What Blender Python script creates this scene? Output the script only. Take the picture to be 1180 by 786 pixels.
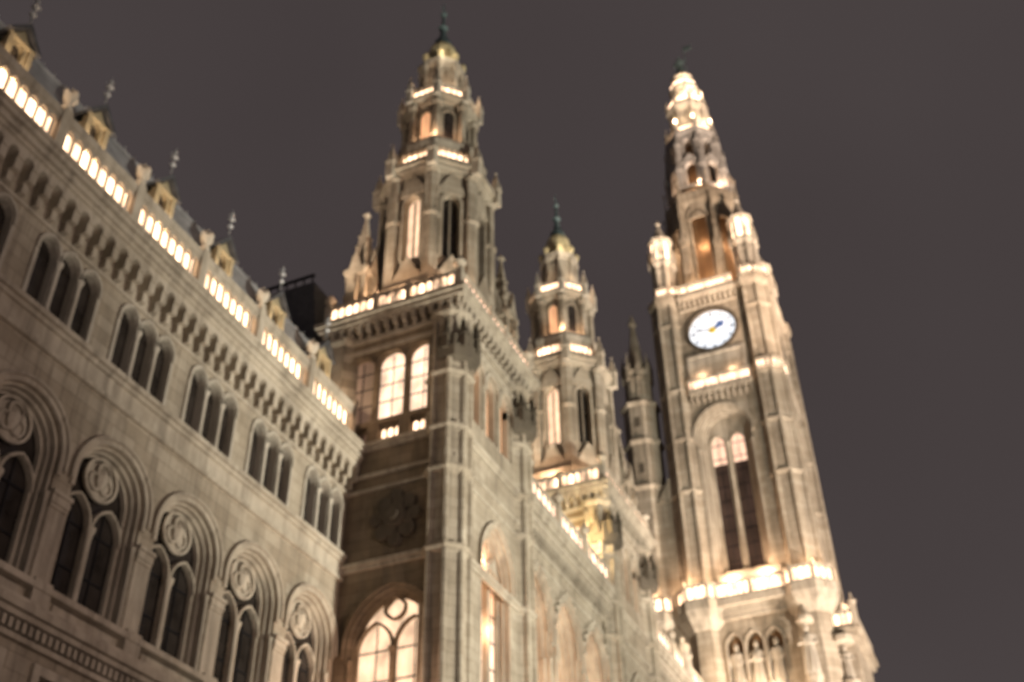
import bpy, bmesh, math, random
from mathutils import Vector, Matrix
from mathutils.geometry import tessellate_polygon
random.seed(7)
S = bpy.context.scene
for o in list(bpy.data.objects): bpy.data.objects.remove(o)
COL = S.collection

# ------------------------------------------------------------------ camera, sky, exposure
cam = bpy.data.objects.new('camera', bpy.data.cameras.new('camera'))
COL.objects.link(cam); S.camera = cam
R_ = Vector((0.40340987, -0.91491802, -0.01361955))
U_ = Vector((-0.55324829, -0.25574229, 0.79278762))
Fw = Vector((0.72881878, 0.31228335, 0.60934579))
cam.matrix_world = Matrix(((R_.x, U_.x, -Fw.x, 0), (R_.y, U_.y, -Fw.y, 0), (R_.z, U_.z, -Fw.z, 1.7), (0, 0, 0, 1)))
cam.data.sensor_width = 36.0
cam.data.lens = 1313.39 / 1180 * 36
cam.data.clip_end = 3000
cam.data.dof.use_dof = True            # the hand-held night shot is not in focus
cam.data.dof.focus_distance = 6.5
cam.data.dof.aperture_fstop = 1.45

w = bpy.data.worlds.new('World'); S.world = w; w.use_nodes = True
nt = w.node_tree
bg = nt.nodes['Background']
tcw = nt.nodes.new('ShaderNodeTexCoord')
nz = nt.nodes.new('ShaderNodeTexNoise'); nz.inputs['Scale'].default_value = 1.6; nz.inputs['Detail'].default_value = 3
nt.links.new(tcw.outputs['Generated'], nz.inputs['Vector'])
rp = nt.nodes.new('ShaderNodeValToRGB')
rp.color_ramp.elements[0].position = .34; rp.color_ramp.elements[0].color = (.057, .0458, .0460, 1)
rp.color_ramp.elements[1].position = .68; rp.color_ramp.elements[1].color = (.071, .058, .0578, 1)
nt.links.new(nz.outputs['Fac'], rp.inputs['Fac']); nt.links.new(rp.outputs['Color'], bg.inputs['Color'])
bg.inputs['Strength'].default_value = 1.0
S.view_settings.view_transform = 'Standard'; S.view_settings.look = 'None'
S.view_settings.exposure = 0.0; S.view_settings.gamma = 1.0
try: S.view_settings.use_curve_mapping = False
except Exception: pass
S.cycles.max_bounces = 5; S.cycles.diffuse_bounces = 3; S.cycles.glossy_bounces = 2
S.cycles.sample_clamp_indirect = 4.0
S.cycles.use_denoising = True

def lamp(name, kind, loc, target, energy, col, size=1.0, angle=60, blend=.6):
    d = bpy.data.lights.new(name, kind); d.energy = energy; d.color = col
    if kind == 'SPOT': d.spot_size = math.radians(angle); d.spot_blend = blend; d.shadow_soft_size = size
    elif kind == 'POINT': d.shadow_soft_size = size
    elif kind == 'AREA': d.size = size
    o = bpy.data.objects.new(name, d); COL.objects.link(o); o.location = loc
    if target is not None:
        o.rotation_euler = (Vector(target) - Vector(loc)).to_track_quat('-Z', 'Y').to_euler()
    return o
KX0 = 77.65; GREEN = (1.0, .945, .78); WARM = (1.0, .64, .40); AMBER = (1.0, .72, .48)
# the floodlights of the square in front of the city hall
lamp('floodlight', 'SPOT', (34.6, -20, 3), (45, 18, 38), 140000, GREEN, .8, 76, .85)
lamp('floodlight', 'SPOT', (20, -22, 5), (24, 22.8, 22), 15000, (1.0, .75, .64), 1.0, 60, .9)
lamp('floodlight', 'SPOT', (58, -22, 3), (78, 14, 48), 205000, (1.0, .84, .70), .8, 60, .8)
lamp('floodlight', 'SPOT', (38, -30, 3), (KX0, 13.75, 77), 620000, (1.0, .73, .54), .6, 17, .5)
lamp('floodlight', 'SPOT', (56, -12, 3), (76, 13, 48), 60000, (1.0, .74, .55), .6, 34, .7)
lamp('added_warm_spot', 'SPOT', (31.5, 24.5, 35), (39, 21, 46), 3000, (1.0, .78, .58), .3, 60, .7)  # two added spots above the roofs, warming the side tower octagons
lamp('added_warm_spot', 'SPOT', (50.2, 24.5, 35), (58, 21, 46), 3000, (1.0, .78, .58), .3, 60, .7)

lamp('fill_light', 'SPOT', (-14, -34, 9), (40, 18, 24), 12000, (1.0, .80, .68), 5.0, 80, .9)  # added wide soft fill that lifts the unlit left faces

# ------------------------------------------------------------------ materials
def stone(name, c1, c2, dirt=(.14, .118, .095), bricks=True, bw=1.1, bh=.46, rough=.85):
    m = bpy.data.materials.new(name); m.use_nodes = True; n = m.node_tree; L = n.links
    b = n.nodes['Principled BSDF']; b.inputs['Roughness'].default_value = rough
    b.inputs['Specular IOR Level'].default_value = .25
    tc = n.nodes.new('ShaderNodeTexCoord')
    n1 = n.nodes.new('ShaderNodeTexNoise'); n1.inputs['Scale'].default_value = .55; n1.inputs['Detail'].default_value = 7; n1.inputs['Roughness'].default_value = .65
    L.new(tc.outputs['Object'], n1.inputs['Vector'])
    r1 = n.nodes.new('ShaderNodeValToRGB')
    r1.color_ramp.elements[0].position = .32; r1.color_ramp.elements[0].color = (*c2, 1)
    r1.color_ramp.elements[1].position = .62; r1.color_ramp.elements[1].color = (*c1, 1)
    L.new(n1.outputs['Fac'], r1.inputs['Fac'])
    # vertical rain streaks
    mp = n.nodes.new('ShaderNodeMapping'); mp.inputs['Scale'].default_value = (2.2, 2.2, .16)
    L.new(tc.outputs['Object'], mp.inputs['Vector'])
    n2 = n.nodes.new('ShaderNodeTexNoise'); n2.inputs['Scale'].default_value = 1.0; n2.inputs['Detail'].default_value = 6; n2.inputs['Roughness'].default_value = .7
    L.new(mp.outputs['Vector'], n2.inputs['Vector'])
    r2 = n.nodes.new('ShaderNodeValToRGB')
    r2.color_ramp.elements[0].position = .46; r2.color_ramp.elements[0].color = (0, 0, 0, 1)
    r2.color_ramp.elements[1].position = .74; r2.color_ramp.elements[1].color = (.85, .85, .85, 1)
    L.new(n2.outputs['Fac'], r2.inputs['Fac'])
    mx = n.nodes.new('ShaderNodeMix'); mx.data_type = 'RGBA'
    L.new(r2.outputs['Color'], mx.inputs['Factor']); L.new(r1.outputs['Color'], mx.inputs['A']); mx.inputs['B'].default_value = (*dirt, 1)
    out = mx.outputs['Result']; hsrc = n1.outputs['Fac']
    n3 = n.nodes.new('ShaderNodeTexNoise'); n3.inputs['Scale'].default_value = 9; n3.inputs['Detail'].default_value = 5
    L.new(tc.outputs['Object'], n3.inputs['Vector']); hsrc = n3.outputs['Fac']
    if bricks:
        sx = n.nodes.new('ShaderNodeSeparateXYZ'); L.new(tc.outputs['Object'], sx.inputs['Vector'])
        ad = n.nodes.new('ShaderNodeMath'); ad.operation = 'ADD'
        L.new(sx.outputs['X'], ad.inputs[0]); L.new(sx.outputs['Y'], ad.inputs[1])
        cx = n.nodes.new('ShaderNodeCombineXYZ'); L.new(ad.outputs[0], cx.inputs['X']); L.new(sx.outputs['Z'], cx.inputs['Y'])
        bt = n.nodes.new('ShaderNodeTexBrick'); L.new(cx.outputs['Vector'], bt.inputs['Vector'])
        bt.inputs['Scale'].default_value = 1; bt.inputs['Brick Width'].default_value = bw; bt.inputs['Row Height'].default_value = bh
        bt.inputs['Mortar Size'].default_value = .014; bt.inputs['Mortar Smooth'].default_value = .2
        bt.inputs['Color1'].default_value = (1, 1, 1, 1); bt.inputs['Color2'].default_value = (.74, .715, .68, 1); bt.inputs['Mortar'].default_value = (.50, .47, .43, 1)
        ml = n.nodes.new('ShaderNodeMix'); ml.data_type = 'RGBA'; ml.blend_type = 'MULTIPLY'; ml.inputs['Factor'].default_value = .8
        L.new(out, ml.inputs['A']); L.new(bt.outputs['Color'], ml.inputs['B']); out = ml.outputs['Result']
        ma = n.nodes.new('ShaderNodeMath'); ma.operation = 'MULTIPLY_ADD'
        L.new(bt.outputs['Fac'], ma.inputs[0]); ma.inputs[1].default_value = -.9; L.new(n3.outputs['Fac'], ma.inputs[2]); hsrc = ma.outputs[0]
    bp = n.nodes.new('ShaderNodeBump'); bp.inputs['Strength'].default_value = .6; bp.inputs['Distance'].default_value = .04
    L.new(hsrc, bp.inputs['Height']); L.new(bp.outputs['Normal'], b.inputs['Normal'])
    L.new(out, b.inputs['Base Color'])
    return m
def plain(name, c, rough=.5, metal=0.0, bump=0, var=.25, scale=3):
    m = bpy.data.materials.new(name); m.use_nodes = True; n = m.node_tree; L = n.links
    b = n.nodes['Principled BSDF']; b.inputs['Roughness'].default_value = rough; b.inputs['Metallic'].default_value = metal
    tc = n.nodes.new('ShaderNodeTexCoord'); nn = n.nodes.new('ShaderNodeTexNoise'); nn.inputs['Scale'].default_value = scale; nn.inputs['Detail'].default_value = 6
    L.new(tc.outputs['Object'], nn.inputs['Vector'])
    r = n.nodes.new('ShaderNodeValToRGB'); r.color_ramp.elements[0].position = .3; r.color_ramp.elements[1].position = .7
    r.color_ramp.elements[0].color = (*[k * (1 - var) for k in c], 1); r.color_ramp.elements[1].color = (*[k * (1 + var) for k in c], 1)
    L.new(nn.outputs['Fac'], r.inputs['Fac']); L.new(r.outputs['Color'], b.inputs['Base Color'])
    if bump:
        bp = n.nodes.new('ShaderNodeBump'); bp.inputs['Strength'].default_value = bump; bp.inputs['Distance'].default_value = .03
        L.new(nn.outputs['Fac'], bp.inputs['Height']); L.new(bp.outputs['Normal'], b.inputs['Normal'])
    return m
def glow(name, c, s, var=.0, scale=(1.2, 1.2, .5), base=(.3, .25, .2)):
    m = bpy.data.materials.new(name); m.use_nodes = True; n = m.node_tree; L = n.links
    b = n.nodes['Principled BSDF']; b.inputs['Base Color'].default_value = (*base, 1); b.inputs['Roughness'].default_value = .5
    b.inputs['Emission Color'].default_value = (*c, 1); b.inputs['Emission Strength'].default_value = s
    if var:
        tc = n.nodes.new('ShaderNodeTexCoord'); mp = n.nodes.new('ShaderNodeMapping'); mp.inputs['Scale'].default_value = scale
        nn = n.nodes.new('ShaderNodeTexNoise'); nn.inputs['Scale'].default_value = 1; nn.inputs['Detail'].default_value = 4
        L.new(tc.outputs['Object'], mp.inputs['Vector']); L.new(mp.outputs['Vector'], nn.inputs['Vector'])
        mr = n.nodes.new('ShaderNodeMapRange'); mr.inputs['From Min'].default_value = .3; mr.inputs['From Max'].default_value = .7
        mr.inputs['To Min'].default_value = s * (1 - var); mr.inputs['To Max'].default_value = s * (1 + var)
        L.new(nn.outputs['Fac'], mr.inputs['Value']); L.new(mr.outputs['Result'], b.inputs['Emission Strength'])
    return m
M = {}
M['stone'] = stone('ashlar', (.47, .415, .335), (.31, .265, .205))
M['trim'] = stone('carved stone', (.50, .445, .365), (.33, .285, .225), bricks=False)
M['pale'] = stone('pale stone', (.53, .49, .42), (.38, .34, .28), bricks=False)
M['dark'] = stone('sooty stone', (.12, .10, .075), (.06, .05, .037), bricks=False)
M['soot'] = stone('black crust stone', (.055, .045, .035), (.03, .025, .02), bricks=False)
M['greystone'] = stone('grey stone', (.46, .44, .42), (.32, .30, .28), bricks=False)
M['shaded'] = stone('brown ashlar', (.30, .235, .165), (.19, .15, .105))  # the ashlar again, with the unlit flank's shade put into its colour
M['orange'] = stone('brick and lamplit core', (.48, .32, .19), (.37, .23, .13), bw=.3, bh=.09)
M['slate'] = plain('slate', (.055, .058, .065), .55, 0, .5, .35, 4)
M['lead'] = plain('grey lead', (.26, .265, .275), .45, .2, .3, .3, 2)
M['copper'] = plain('dark copper', (.10, .145, .15), .5, .2, .2, .3, 3)
M['lamp_yellow'] = plain('lamp-yellow stone', (.32, .27, .175), .5, .1, .3, .2, 3)  # dormer stone with the parapet lamps' yellow light put into its colour
M['crown'] = plain('gilded stone', (.58, .50, .30), .5, .1, .3, .2, 3)
M['glass'] = plain('dark glass', (.03, .025, .022), .12, 0, .05, .4, 1.5)
M['iron'] = plain('iron', (.03, .03, .035), .5, .7)
M['lamp'] = glow('lamp strip', (1.0, .66, .42), 3.2, .9, (2.9, 2.9, .4))
M['lamp_soft'] = glow('soft lamp strip', (1.0, .62, .44), 2.2, .85, (2.6, 2.6, .4))
M['room'] = glow('lit room', (1.0, .66, .42), 1.15, .5, (1.6, 1.6, .9))
M['room_hot'] = glow('bright lit room', (1.0, .69, .48), 1.5, .5, (1.6, 1.6, .9))
M['room_dim'] = glow('dim lit room', (1.0, .47, .22), .85, .5)
M['room_arch'] = glow('amber lit room', (1.0, .50, .25), .9, .6)
M['room_pink'] = glow('rosy lit room', (1.0, .62, .43), 1.1, .4)
M['lamp_mid'] = glow('weak lamp strip', (1.0, .66, .44), 2.4, .9, (3, 3, .6))
M['lamp_wash'] = glow('faint lamp wash', (1.0, .55, .38), .10, .4)  # glow painting the wing lamps' light onto an unlit window
M['room_dark'] = glow('almost dark room', (1.0, .55, .40), .035, .6, (1, 1, .5), (.03, .02, .015))
M['clock'] = glow('lit clock face', (.88, .93, 1.0), 1.15, .06)
M['blue'] = plain('blue enamel', (.05, .12, .36), .4)
M['yellow'] = plain('gilt', (.75, .6, .08), .35, .2)
M['paving'] = plain('paving', (.12, .115, .11), .7, 0, .3, .3, .7)

# ------------------------------------------------------------------ mesh helpers
class Frame:
    def __init__(s, o, u, wv): s.o = Vector(o); s.u = Vector(u); s.w = Vector(wv)
    def __call__(s, u, v, wv=0.0): p = s.o + s.u * u + s.w * wv; return (p.x, p.y, p.z + v)
def face_frame(c, a, ang):                      # a facet whose outward normal points at ang
    n = Vector((math.cos(ang), math.sin(ang), 0)); return Frame(Vector((c[0], c[1], 0)) + n * a, (-n.y, n.x, 0), n)
class MB:
    def __init__(s): s.v = []; s.f = []
    def add(s, vs, fs):
        o = len(s.v); s.v += [tuple(p) for p in vs]; s.f += [tuple(i + o for i in f) for f in fs]; return s
    def prism(s, F, poly, w0, w1):
        n = len(poly)
        vs = [F(u, v, w1) for u, v in poly] + [F(u, v, w0) for u, v in poly]
        return s.add(vs, [tuple(range(n)), tuple(range(2 * n - 1, n - 1, -1))] + [(i, n + i, n + (i + 1) % n, (i + 1) % n) for i in range(n)])
    def box(s, F, u0, u1, v0, v1, w0, w1): return s.prism(F, [(u0, v0), (u1, v0), (u1, v1), (u0, v1)], w0, w1)
    def plate(s, F, outer, holes, w0, w1):
        loops = [outer] + holes; flat = [p for l in loops for p in l]; n = len(flat)
        tris = tessellate_polygon([[Vector((p[0], p[1], 0)) for p in l] for l in loops])
        vs = [F(u, v, w1) for u, v in flat] + [F(u, v, w0) for u, v in flat]; fs = []
        for a, b, c in tris:
            A, B, C = flat[a], flat[b], flat[c]
            if (B[0] - A[0]) * (C[1] - A[1]) - (B[1] - A[1]) * (C[0] - A[0]) < 0: a, c = c, a
            fs.append((a, b, c)); fs.append((c + n, b + n, a + n))
        k = 0
        for l in loops:
            m = len(l)
            for i in range(m): fs.append((k + i, k + (i + 1) % m, n + k + (i + 1) % m, n + k + i))
            k += m
        return s.add(vs, fs)
    def ring(s, F, inner, outer, w0, w1):
        n = len(inner); vs = []
        for w_ in (w1, w0):
            vs += [F(u, v, w_) for u, v in inner] + [F(u, v, w_) for u, v in outer]
        fs = []
        for i in range(n - 1):
            fs += [(i, n + i, n + i + 1, i + 1), (2 * n + i, 2 * n + i + 1, 3 * n + i + 1, 3 * n + i),
                   (i, i + 1, 2 * n + i + 1, 2 * n + i), (n + i, 3 * n + i, 3 * n + i + 1, n + i + 1)]
        fs += [(0, 2 * n, 3 * n, n), (n - 1, 2 * n - 1, 4 * n - 1, 3 * n - 1)]
        return s.add(vs, fs)
    def stack(s, c, prof, n=8, rot=None, sx=1, sy=1):   # n-gon rings (apothem, z), capped
        if rot is None: rot = math.pi / n
        k = 1 / math.cos(math.pi / n) if n <= 8 else 1; vs = []; fs = []
        for a, z in prof:
            for i in range(n):
                t = rot + 2 * math.pi * i / n; vs.append((c[0] + a * k * math.cos(t) * sx, c[1] + a * k * math.sin(t) * sy, z))
        for j in range(len(prof) - 1):
            for i in range(n): fs.append((j * n + i, j * n + (i + 1) % n, (j + 1) * n + (i + 1) % n, (j + 1) * n + i))
        fs.append(tuple(range(n - 1, -1, -1))); fs.append(tuple((len(prof) - 1) * n + i for i in range(n)))
        return s.add(vs, fs)
    def abox(s, x0, x1, y0, y1, z0, z1): return s.box(Frame((0, 0, 0), (1, 0, 0), (0, -1, 0)), x0, x1, z0, z1, -y1, -y0)
    def tube(s, pts, r, n=6):
        pts = [Vector(p) for p in pts]; vs = []; fs = []
        for i, p in enumerate(pts):
            d = (pts[min(i + 1, len(pts) - 1)] - pts[max(i - 1, 0)]).normalized()
            a = d.orthogonal().normalized(); b = d.cross(a); rr = r[i] if isinstance(r, (list, tuple)) else r
            for k in range(n): t = 2 * math.pi * k / n; vs.append(p + a * math.cos(t) * rr + b * math.sin(t) * rr)
        for i in range(len(pts) - 1):
            for k in range(n): fs.append((i * n + k, i * n + (k + 1) % n, (i + 1) * n + (k + 1) % n, (i + 1) * n + k))
        fs += [tuple(range(n - 1, -1, -1)), tuple((len(pts) - 1) * n + k for k in range(n))]
        return s.add(vs, fs)
    def build(s, name, mat, parent=None, smooth=False):
        org = root_loc(parent); me = bpy.data.meshes.new(name)
        me.from_pydata([(x - org.x, y - org.y, z - org.z) for x, y, z in s.v], [], s.f)
        bm = bmesh.new(); bm.from_mesh(me); bmesh.ops.recalc_face_normals(bm, faces=bm.faces); bm.to_mesh(me); bm.free()
        if smooth: me.polygons.foreach_set('use_smooth', [True] * len(me.polygons))
        me.materials.append(M[mat]); o = bpy.data.objects.new(name, me); COL.objects.link(o)
        if parent: o.parent = parent
        return o
def root_loc(p):
    v = Vector((0, 0, 0))
    while p is not None: v += p.location; p = p.parent
    return v
def empty(name, loc, label, cat, group=None):
    o = bpy.data.objects.new(name, None); COL.objects.link(o); o.location = loc; o.empty_display_size = .5
    o['label'] = label; o['category'] = cat
    if group: o['group'] = group
    return o
def tag(o, label, cat, group=None):
    o['label'] = label; o['category'] = cat
    if group: o['group'] = group
    return o
KIDS = {}
def copy_tree(o, parent=None, dx=0, dy=0, dz=0):
    c = o.copy(); COL.objects.link(c); c.parent = parent
    c.location = (o.location.x + dx, o.location.y + dy, o.location.z + dz)
    for ch in list(o.children): copy_tree(ch, c)
    return c
def part_copy(o, dx):                            # a repeat of a part on the same thing
    c = o.copy(); COL.objects.link(c); c.parent = o.parent; c.location = (o.location.x + dx, o.location.y, o.location.z)
    for ch in list(o.children): copy_tree(ch, c)
    return c

def arc(cu, half, base, spring, coff=0.0, n=12):  # open outline from the right foot over the crown to the left foot
    r = half + coff; pts = [(cu + half, base)]; a1 = math.acos(coff / r) if coff else math.pi / 2
    for i in range(n + 1):
        t = a1 * i / n; pts.append((cu - coff + r * math.cos(t), spring + r * math.sin(t)))
    for i in range(n + 1):
        t = a1 * (1 - i / n)
        if i: pts.append((cu + coff - r * math.cos(t), spring + r * math.sin(t)))
    pts.append((cu - half, base)); return pts
def circ(cu, cv, r, n=20, lobes=0, amp=.0):
    return [(cu + (r + amp * math.cos(lobes * t)) * math.cos(t), cv + (r + amp * math.cos(lobes * t)) * math.sin(t)) for t in [2 * math.pi * i / n for i in range(n)]]
def rect(u0, u1, v0, v1): return [(u0, v0), (u1, v0), (u1, v1), (u0, v1)]
def shaft(mb, x, y, z0, z1, r, n=8):              # a colonnette with base and capital
    h = z1 - z0; c = min(.35, h * .14)
    mb.stack((x, y), [(r * 1.5, z0), (r * 1.5, z0 + c * .3), (r, z0 + c * .6), (r, z1 - c), (r * 1.15, z1 - c * .95), (r * 1.1, z1 - c * .75), (r * 1.7, z1 - c * .2), (r * 1.7, z1)], n)
def pinnacle(mb, x, y, z0, z1, a, n=4):
    h = z1 - z0; zs = z0 + h * .5; rot = math.pi / 4 if n == 4 else None
    mb.stack((x, y), [(a, z0), (a, zs - h * .1), (a * 1.22, zs - h * .07), (a * 1.22, zs - h * .04), (a * .8, zs), (a * .14, z1 - h * .08), (a * .14, z1 - h * .05), (a * .32, z1 - h * .03), (a * .05, z1)], n, rot)
    for k in range(4):                            # gablets
        F = face_frame((x, y), a * 1.0, k * math.pi / 2)
        mb.prism(F, [(-a * .8, zs - h * .1), (a * .8, zs - h * .1), (0, zs + h * .12)], -.1 * a, .28 * a)
        for j in range(3):                        # crockets up the spirelet
            t = .2 + j * .22; zz = zs + (z1 - h * .08 - zs) * t; aa = a * (.8 * (1 - t) + .14 * t) * 1.35
            ang = math.pi / 4 + k * math.pi / 2
            mb.stack((x + aa * math.cos(ang), y + aa * math.sin(ang)), [(.02, zz - .1), (a * .16, zz), (.02, zz + .16)], 4)
def arcade(mb, F, u0, u1, v0, v1, w0, w1, pitch=.42, hw=.17):  # pierced parapet
    n = max(1, int(round((u1 - u0 - .1) / pitch))); p = (u1 - u0) / n; hw = p * .445; holes = []
    for i in range(n):
        c = u0 + (i + .5) * p; top = v1 - .05
        holes.append(arc(c, hw, v0 + .05, top - hw * 1.5, hw * .4, 3)[::-1])
    mb.plate(F, rect(u0, u1, v0, v1), holes, w0, w1)
    mb.box(F, u0, u1, v1 + .002, v1 + .06, w0 - .02, w1 + .02)
    mb.box(F, u0, u1, v0 - .06, v0 - .002, w0 - .05, w1 + .08)
def dentils(mb, F, u0, u1, v0, v1, w0, w1, pitch, wd):
    n = int((u1 - u0) / pitch)
    for i in range(n):
        u = u0 + (i + .5) * (u1 - u0) / n; mb.box(F, u - wd / 2, u + wd / 2, v0, v1, w0, w1)
def corbel_table(mb, F, u0, u1, v0, v1, w0, wd, pitch, proj):
    n = int(round((u1 - u0) / pitch)); p = (u1 - u0) / n; h = v1 - v0; hw = p * .29
    for i in range(n + 1):                         # brackets in two rolls, arches between them
        u = u0 + i * p
        a, b = max(u - p * .21, u0), min(u + p * .21, u1)
        if b - a < .02: continue
        mb.box(F, a, b, v0 + h * .28, v0 + h * .62, w0, w0 + proj)
        mb.box(F, a + .03, b - .03, v0, v0 + h * .275, w0, w0 + proj * .55)
    holes = [arc(u0 + (i + .5) * p, hw, v0 + h * .63, v0 + h * .68, 0, 4)[::-1] for i in range(n)]
    outer = [(u0, v1), (u0, v0 + h * .625)]
    for i in range(n):
        outer += [(q[0], q[1]) for q in arc(u0 + (i + .5) * p, hw, v0 + h * .625, v0 + h * .68, 0, 4)[::-1]]
    outer += [(u1, v0 + h * .625), (u1, v1)]
    mb.plate(F, outer, [], w0, w0 + proj + .04)

def tracery_window(F, c, base, spring, half, coff, depth, mat_stone, mats_pane, parent, pane_split=None, sub_spring=None, orders=3, step=.13, hood=True, oculus=True, boss=False, lw=None, cap=None, name='window'):
    """stepped reveal, two lancets, an oculus and the glass behind them"""
    mb = MB(); n = 12
    for k in range(1, orders + 1):
        h0, h1 = half - step * (k - 1), half - step * k
        w1 = -depth * (k - .45) / orders; w0 = -depth * (k + .5) / orders
        c0, c1 = coff + step * 0, coff
        mb.ring(F, arc(c, h1, base, spring, coff, n), arc(c, h0 + .02, base, spring, coff, n), w0, w1)
        if k < orders:                             # nook shafts
            for s_ in (-1, 1):
                x, y, z = F(c + s_ * (h0 - .05), 0, w1 + .05); shaft(mb, x, y, base, cap or spring, .06, 6)
    hi = half - step * orders
    r = hi + coff; apex = spring + math.sqrt(max(r * r - coff * coff, 0))
    ss = sub_spring if sub_spring is not None else spring - hi * .35
    lh = lw or hi * .5 - .085
    holes = [arc(c + s_ * hi * .5, lh, base + .04, ss, lh * .5, 6)[::-1] for s_ in (-1, 1)]
    ltop = ss + math.sqrt((1.5 * lh) ** 2 - (.5 * lh) ** 2)
    outer = arc(c, hi + .01, base - .02, spring, coff, n)
    if oculus:
        ro = min((apex - ltop) * .5 - .07, hi * .52); cv = apex - ro - .12
        for _ in range(6):
            if cv - ro < ltop + .04: ro *= .93; cv = apex - ro - .1
        if not boss or boss == 'open': holes.append(circ(c, cv, ro * .84, 24, 4, ro * .13))
        else:
            for k in range(3):
                t = math.pi / 2 + k * 2.0944; mb.ring(F, circ(c + ro * .42 * math.cos(t), cv + ro * .42 * math.sin(t), ro * .34, 12) + [(c + ro * .42 * math.cos(t) + ro * .34, cv + ro * .42 * math.sin(t))], circ(c + ro * .42 * math.cos(t), cv + ro * .42 * math.sin(t), ro * .46, 12) + [(c + ro * .42 * math.cos(t) + ro * .46, cv + ro * .42 * math.sin(t))], -depth - .12, -depth - .0 - .03 * k)
            mb.stack((c, F(0, 0, -depth - .1)[1]), [(.1, cv - ro * .55), (ro * .3, cv - ro * .2), (ro * .36, cv + ro * .15), (ro * .2, cv + ro * .5), (.04, cv + ro * .62)], 8)
    if boss == 'open':
        mb.ring(F, arc(c, hi - .06, base, spring, coff, n), arc(c, hi + .01, base, spring, coff, n), -depth - .28, -depth - .1)
        for s_ in (-1, 1): mb.ring(F, arc(c + s_ * hi * .5, lh, base, ss, lh * .6, 6), arc(c + s_ * hi * .5, lh + .085, base, ss, lh * .6, 6), -depth - .28, -depth - .13)
        mb.plate(F, circ(c, cv, ro * 1.1, 22), [circ(c, cv, ro * .86, 24, 4, ro * .1)[::-1]], -depth - .27, -depth - .15)
    elif boss:                                      # open bar tracery: rings only, glass between
        mb.ring(F, arc(c, hi - .07, base, spring, coff, n), arc(c, hi + .01, base, spring, coff, n), -depth - .28, -depth - .1)
        for s_ in (-1, 1): mb.ring(F, arc(c + s_ * hi * .5, lh, base, ss, lh * .5, 6), arc(c + s_ * hi * .5, lh + .1, base, ss, lh * .5, 6), -depth - .28, -depth - .13)
        mb.prism(F, circ(c, cv, ro * .93, 22), -depth - .27, -depth - .15)
    else: mb.plate(F, outer, holes, -depth - .28, -depth - .12)
    if oculus: mb.ring(F, circ(c, cv, ro * .98, 20) + [circ(c, cv, ro * .98, 20)[0]], circ(c, cv, ro * 1.12, 20) + [circ(c, cv, ro * 1.12, 20)[0]], -depth - .125, -depth - .04)
    for s_ in (-1, 1):
        mb.ring(F, arc(c + s_ * hi * .5, lh + .005, ss - .05, ss, lh * .5, 6), arc(c + s_ * hi * .5, lh + .08, ss - .05, ss, lh * .5, 6), -depth - .125, -depth - .05)
    x, y, z = F(c, 0, -depth - .06); shaft(mb, x, y, base, ss, .095, 8)
    if hood:
        mb.ring(F, arc(c, half + .002, spring - .5, spring, coff, n), arc(c, half + .16, spring - .5, spring, coff, n), -.02, .09)
        mb.ring(F, arc(c, half + .162, spring - .35, spring, coff, n), arc(c, half + .26, spring - .35, spring, coff, n), -.02, .17)
    win = mb.build(name, mat_stone, parent)
    wg = -depth - .33
    bars = MB()
    for s_ in (-1, 1):
        nb = max(2, int((ss - base) / 1.1))
        for i in range(1, nb + 1):
            v = base + (ss - base) * i / nb; bars.box(F, c + s_ * hi * .5 - lh, c + s_ * hi * .5 + lh, v - .025, v + .025, wg + .01, wg + .05)
        bars.box(F, c + s_ * hi * .5 - .02, c + s_ * hi * .5 + .02, base, ltop, wg + .012, wg + .048)
    bars.build('glazing_bar', 'iron', win)
    outl = [(c + (u - c) * .995, v) for u, v in outer]
    if pane_split is None:
        MB().prism(F, outl, wg - .05, wg).build('pane', mats_pane, win)
    else:
        a = rect(c - hi, c + hi, base - .02, pane_split)
        MB().prism(F, a, wg - .05, wg).build('pane', mats_pane[0], win)
        MB().prism(F, [(c + hi * .995, pane_split)] + [q for q in outl if q[1] > pane_split] + [(c - hi * .995, pane_split)], wg - .05, wg).build('pane', mats_pane[1], win)
    return win

# ------------------------------------------------------------------ ground
g = MB(); g.abox(-300, 400, -300, 300, -.4, 0); o = g.build('ground', 'paving'); o['kind'] = 'structure'

# ================================================================== near wing
W1 = empty('city_hall_wing', (18.68, 22.8, 0), 'long beige wing on the left with dark arched windows under a lamp-lit parapet and dormers', 'building')
F = Frame((0, 22.8, 0), (1, 0, 0), (0, -1, 0))
P = 3.72; ks = range(-4, 5); B0 = 18.8; bays = [B0 + P * k for k in ks]
U0, U1 = B0 - P * 4.5, 35.42
holes = []
for c in bays:
    holes.append(arc(c, 1.5, 15.2, 18.98, 0, 12)[::-1])
    for d in (-.92, 0, .92): holes.append(arc(c + d, .385, 22.97, 24.95, .14, 5)[::-1])
    holes.append(arc(c, 1.15, 8.4, 12.2, 0, 6)[::-1] if False else rect(c - 1.1, c + 1.1, 8.4, 13.0)[::-1])
    holes.append(arc(c, 1.2, .9, 5.2, 0, 8)[::-1])
wall = MB(); wall.plate(F, rect(U0, U1, 0, 28.3), holes, -.28, 0)
wall.box(F, U0, U1, 0, 28.3, -9.0, -1.6)           # the body behind the glass
wall.build('wall', 'stone', W1)
tr = MB()
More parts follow.
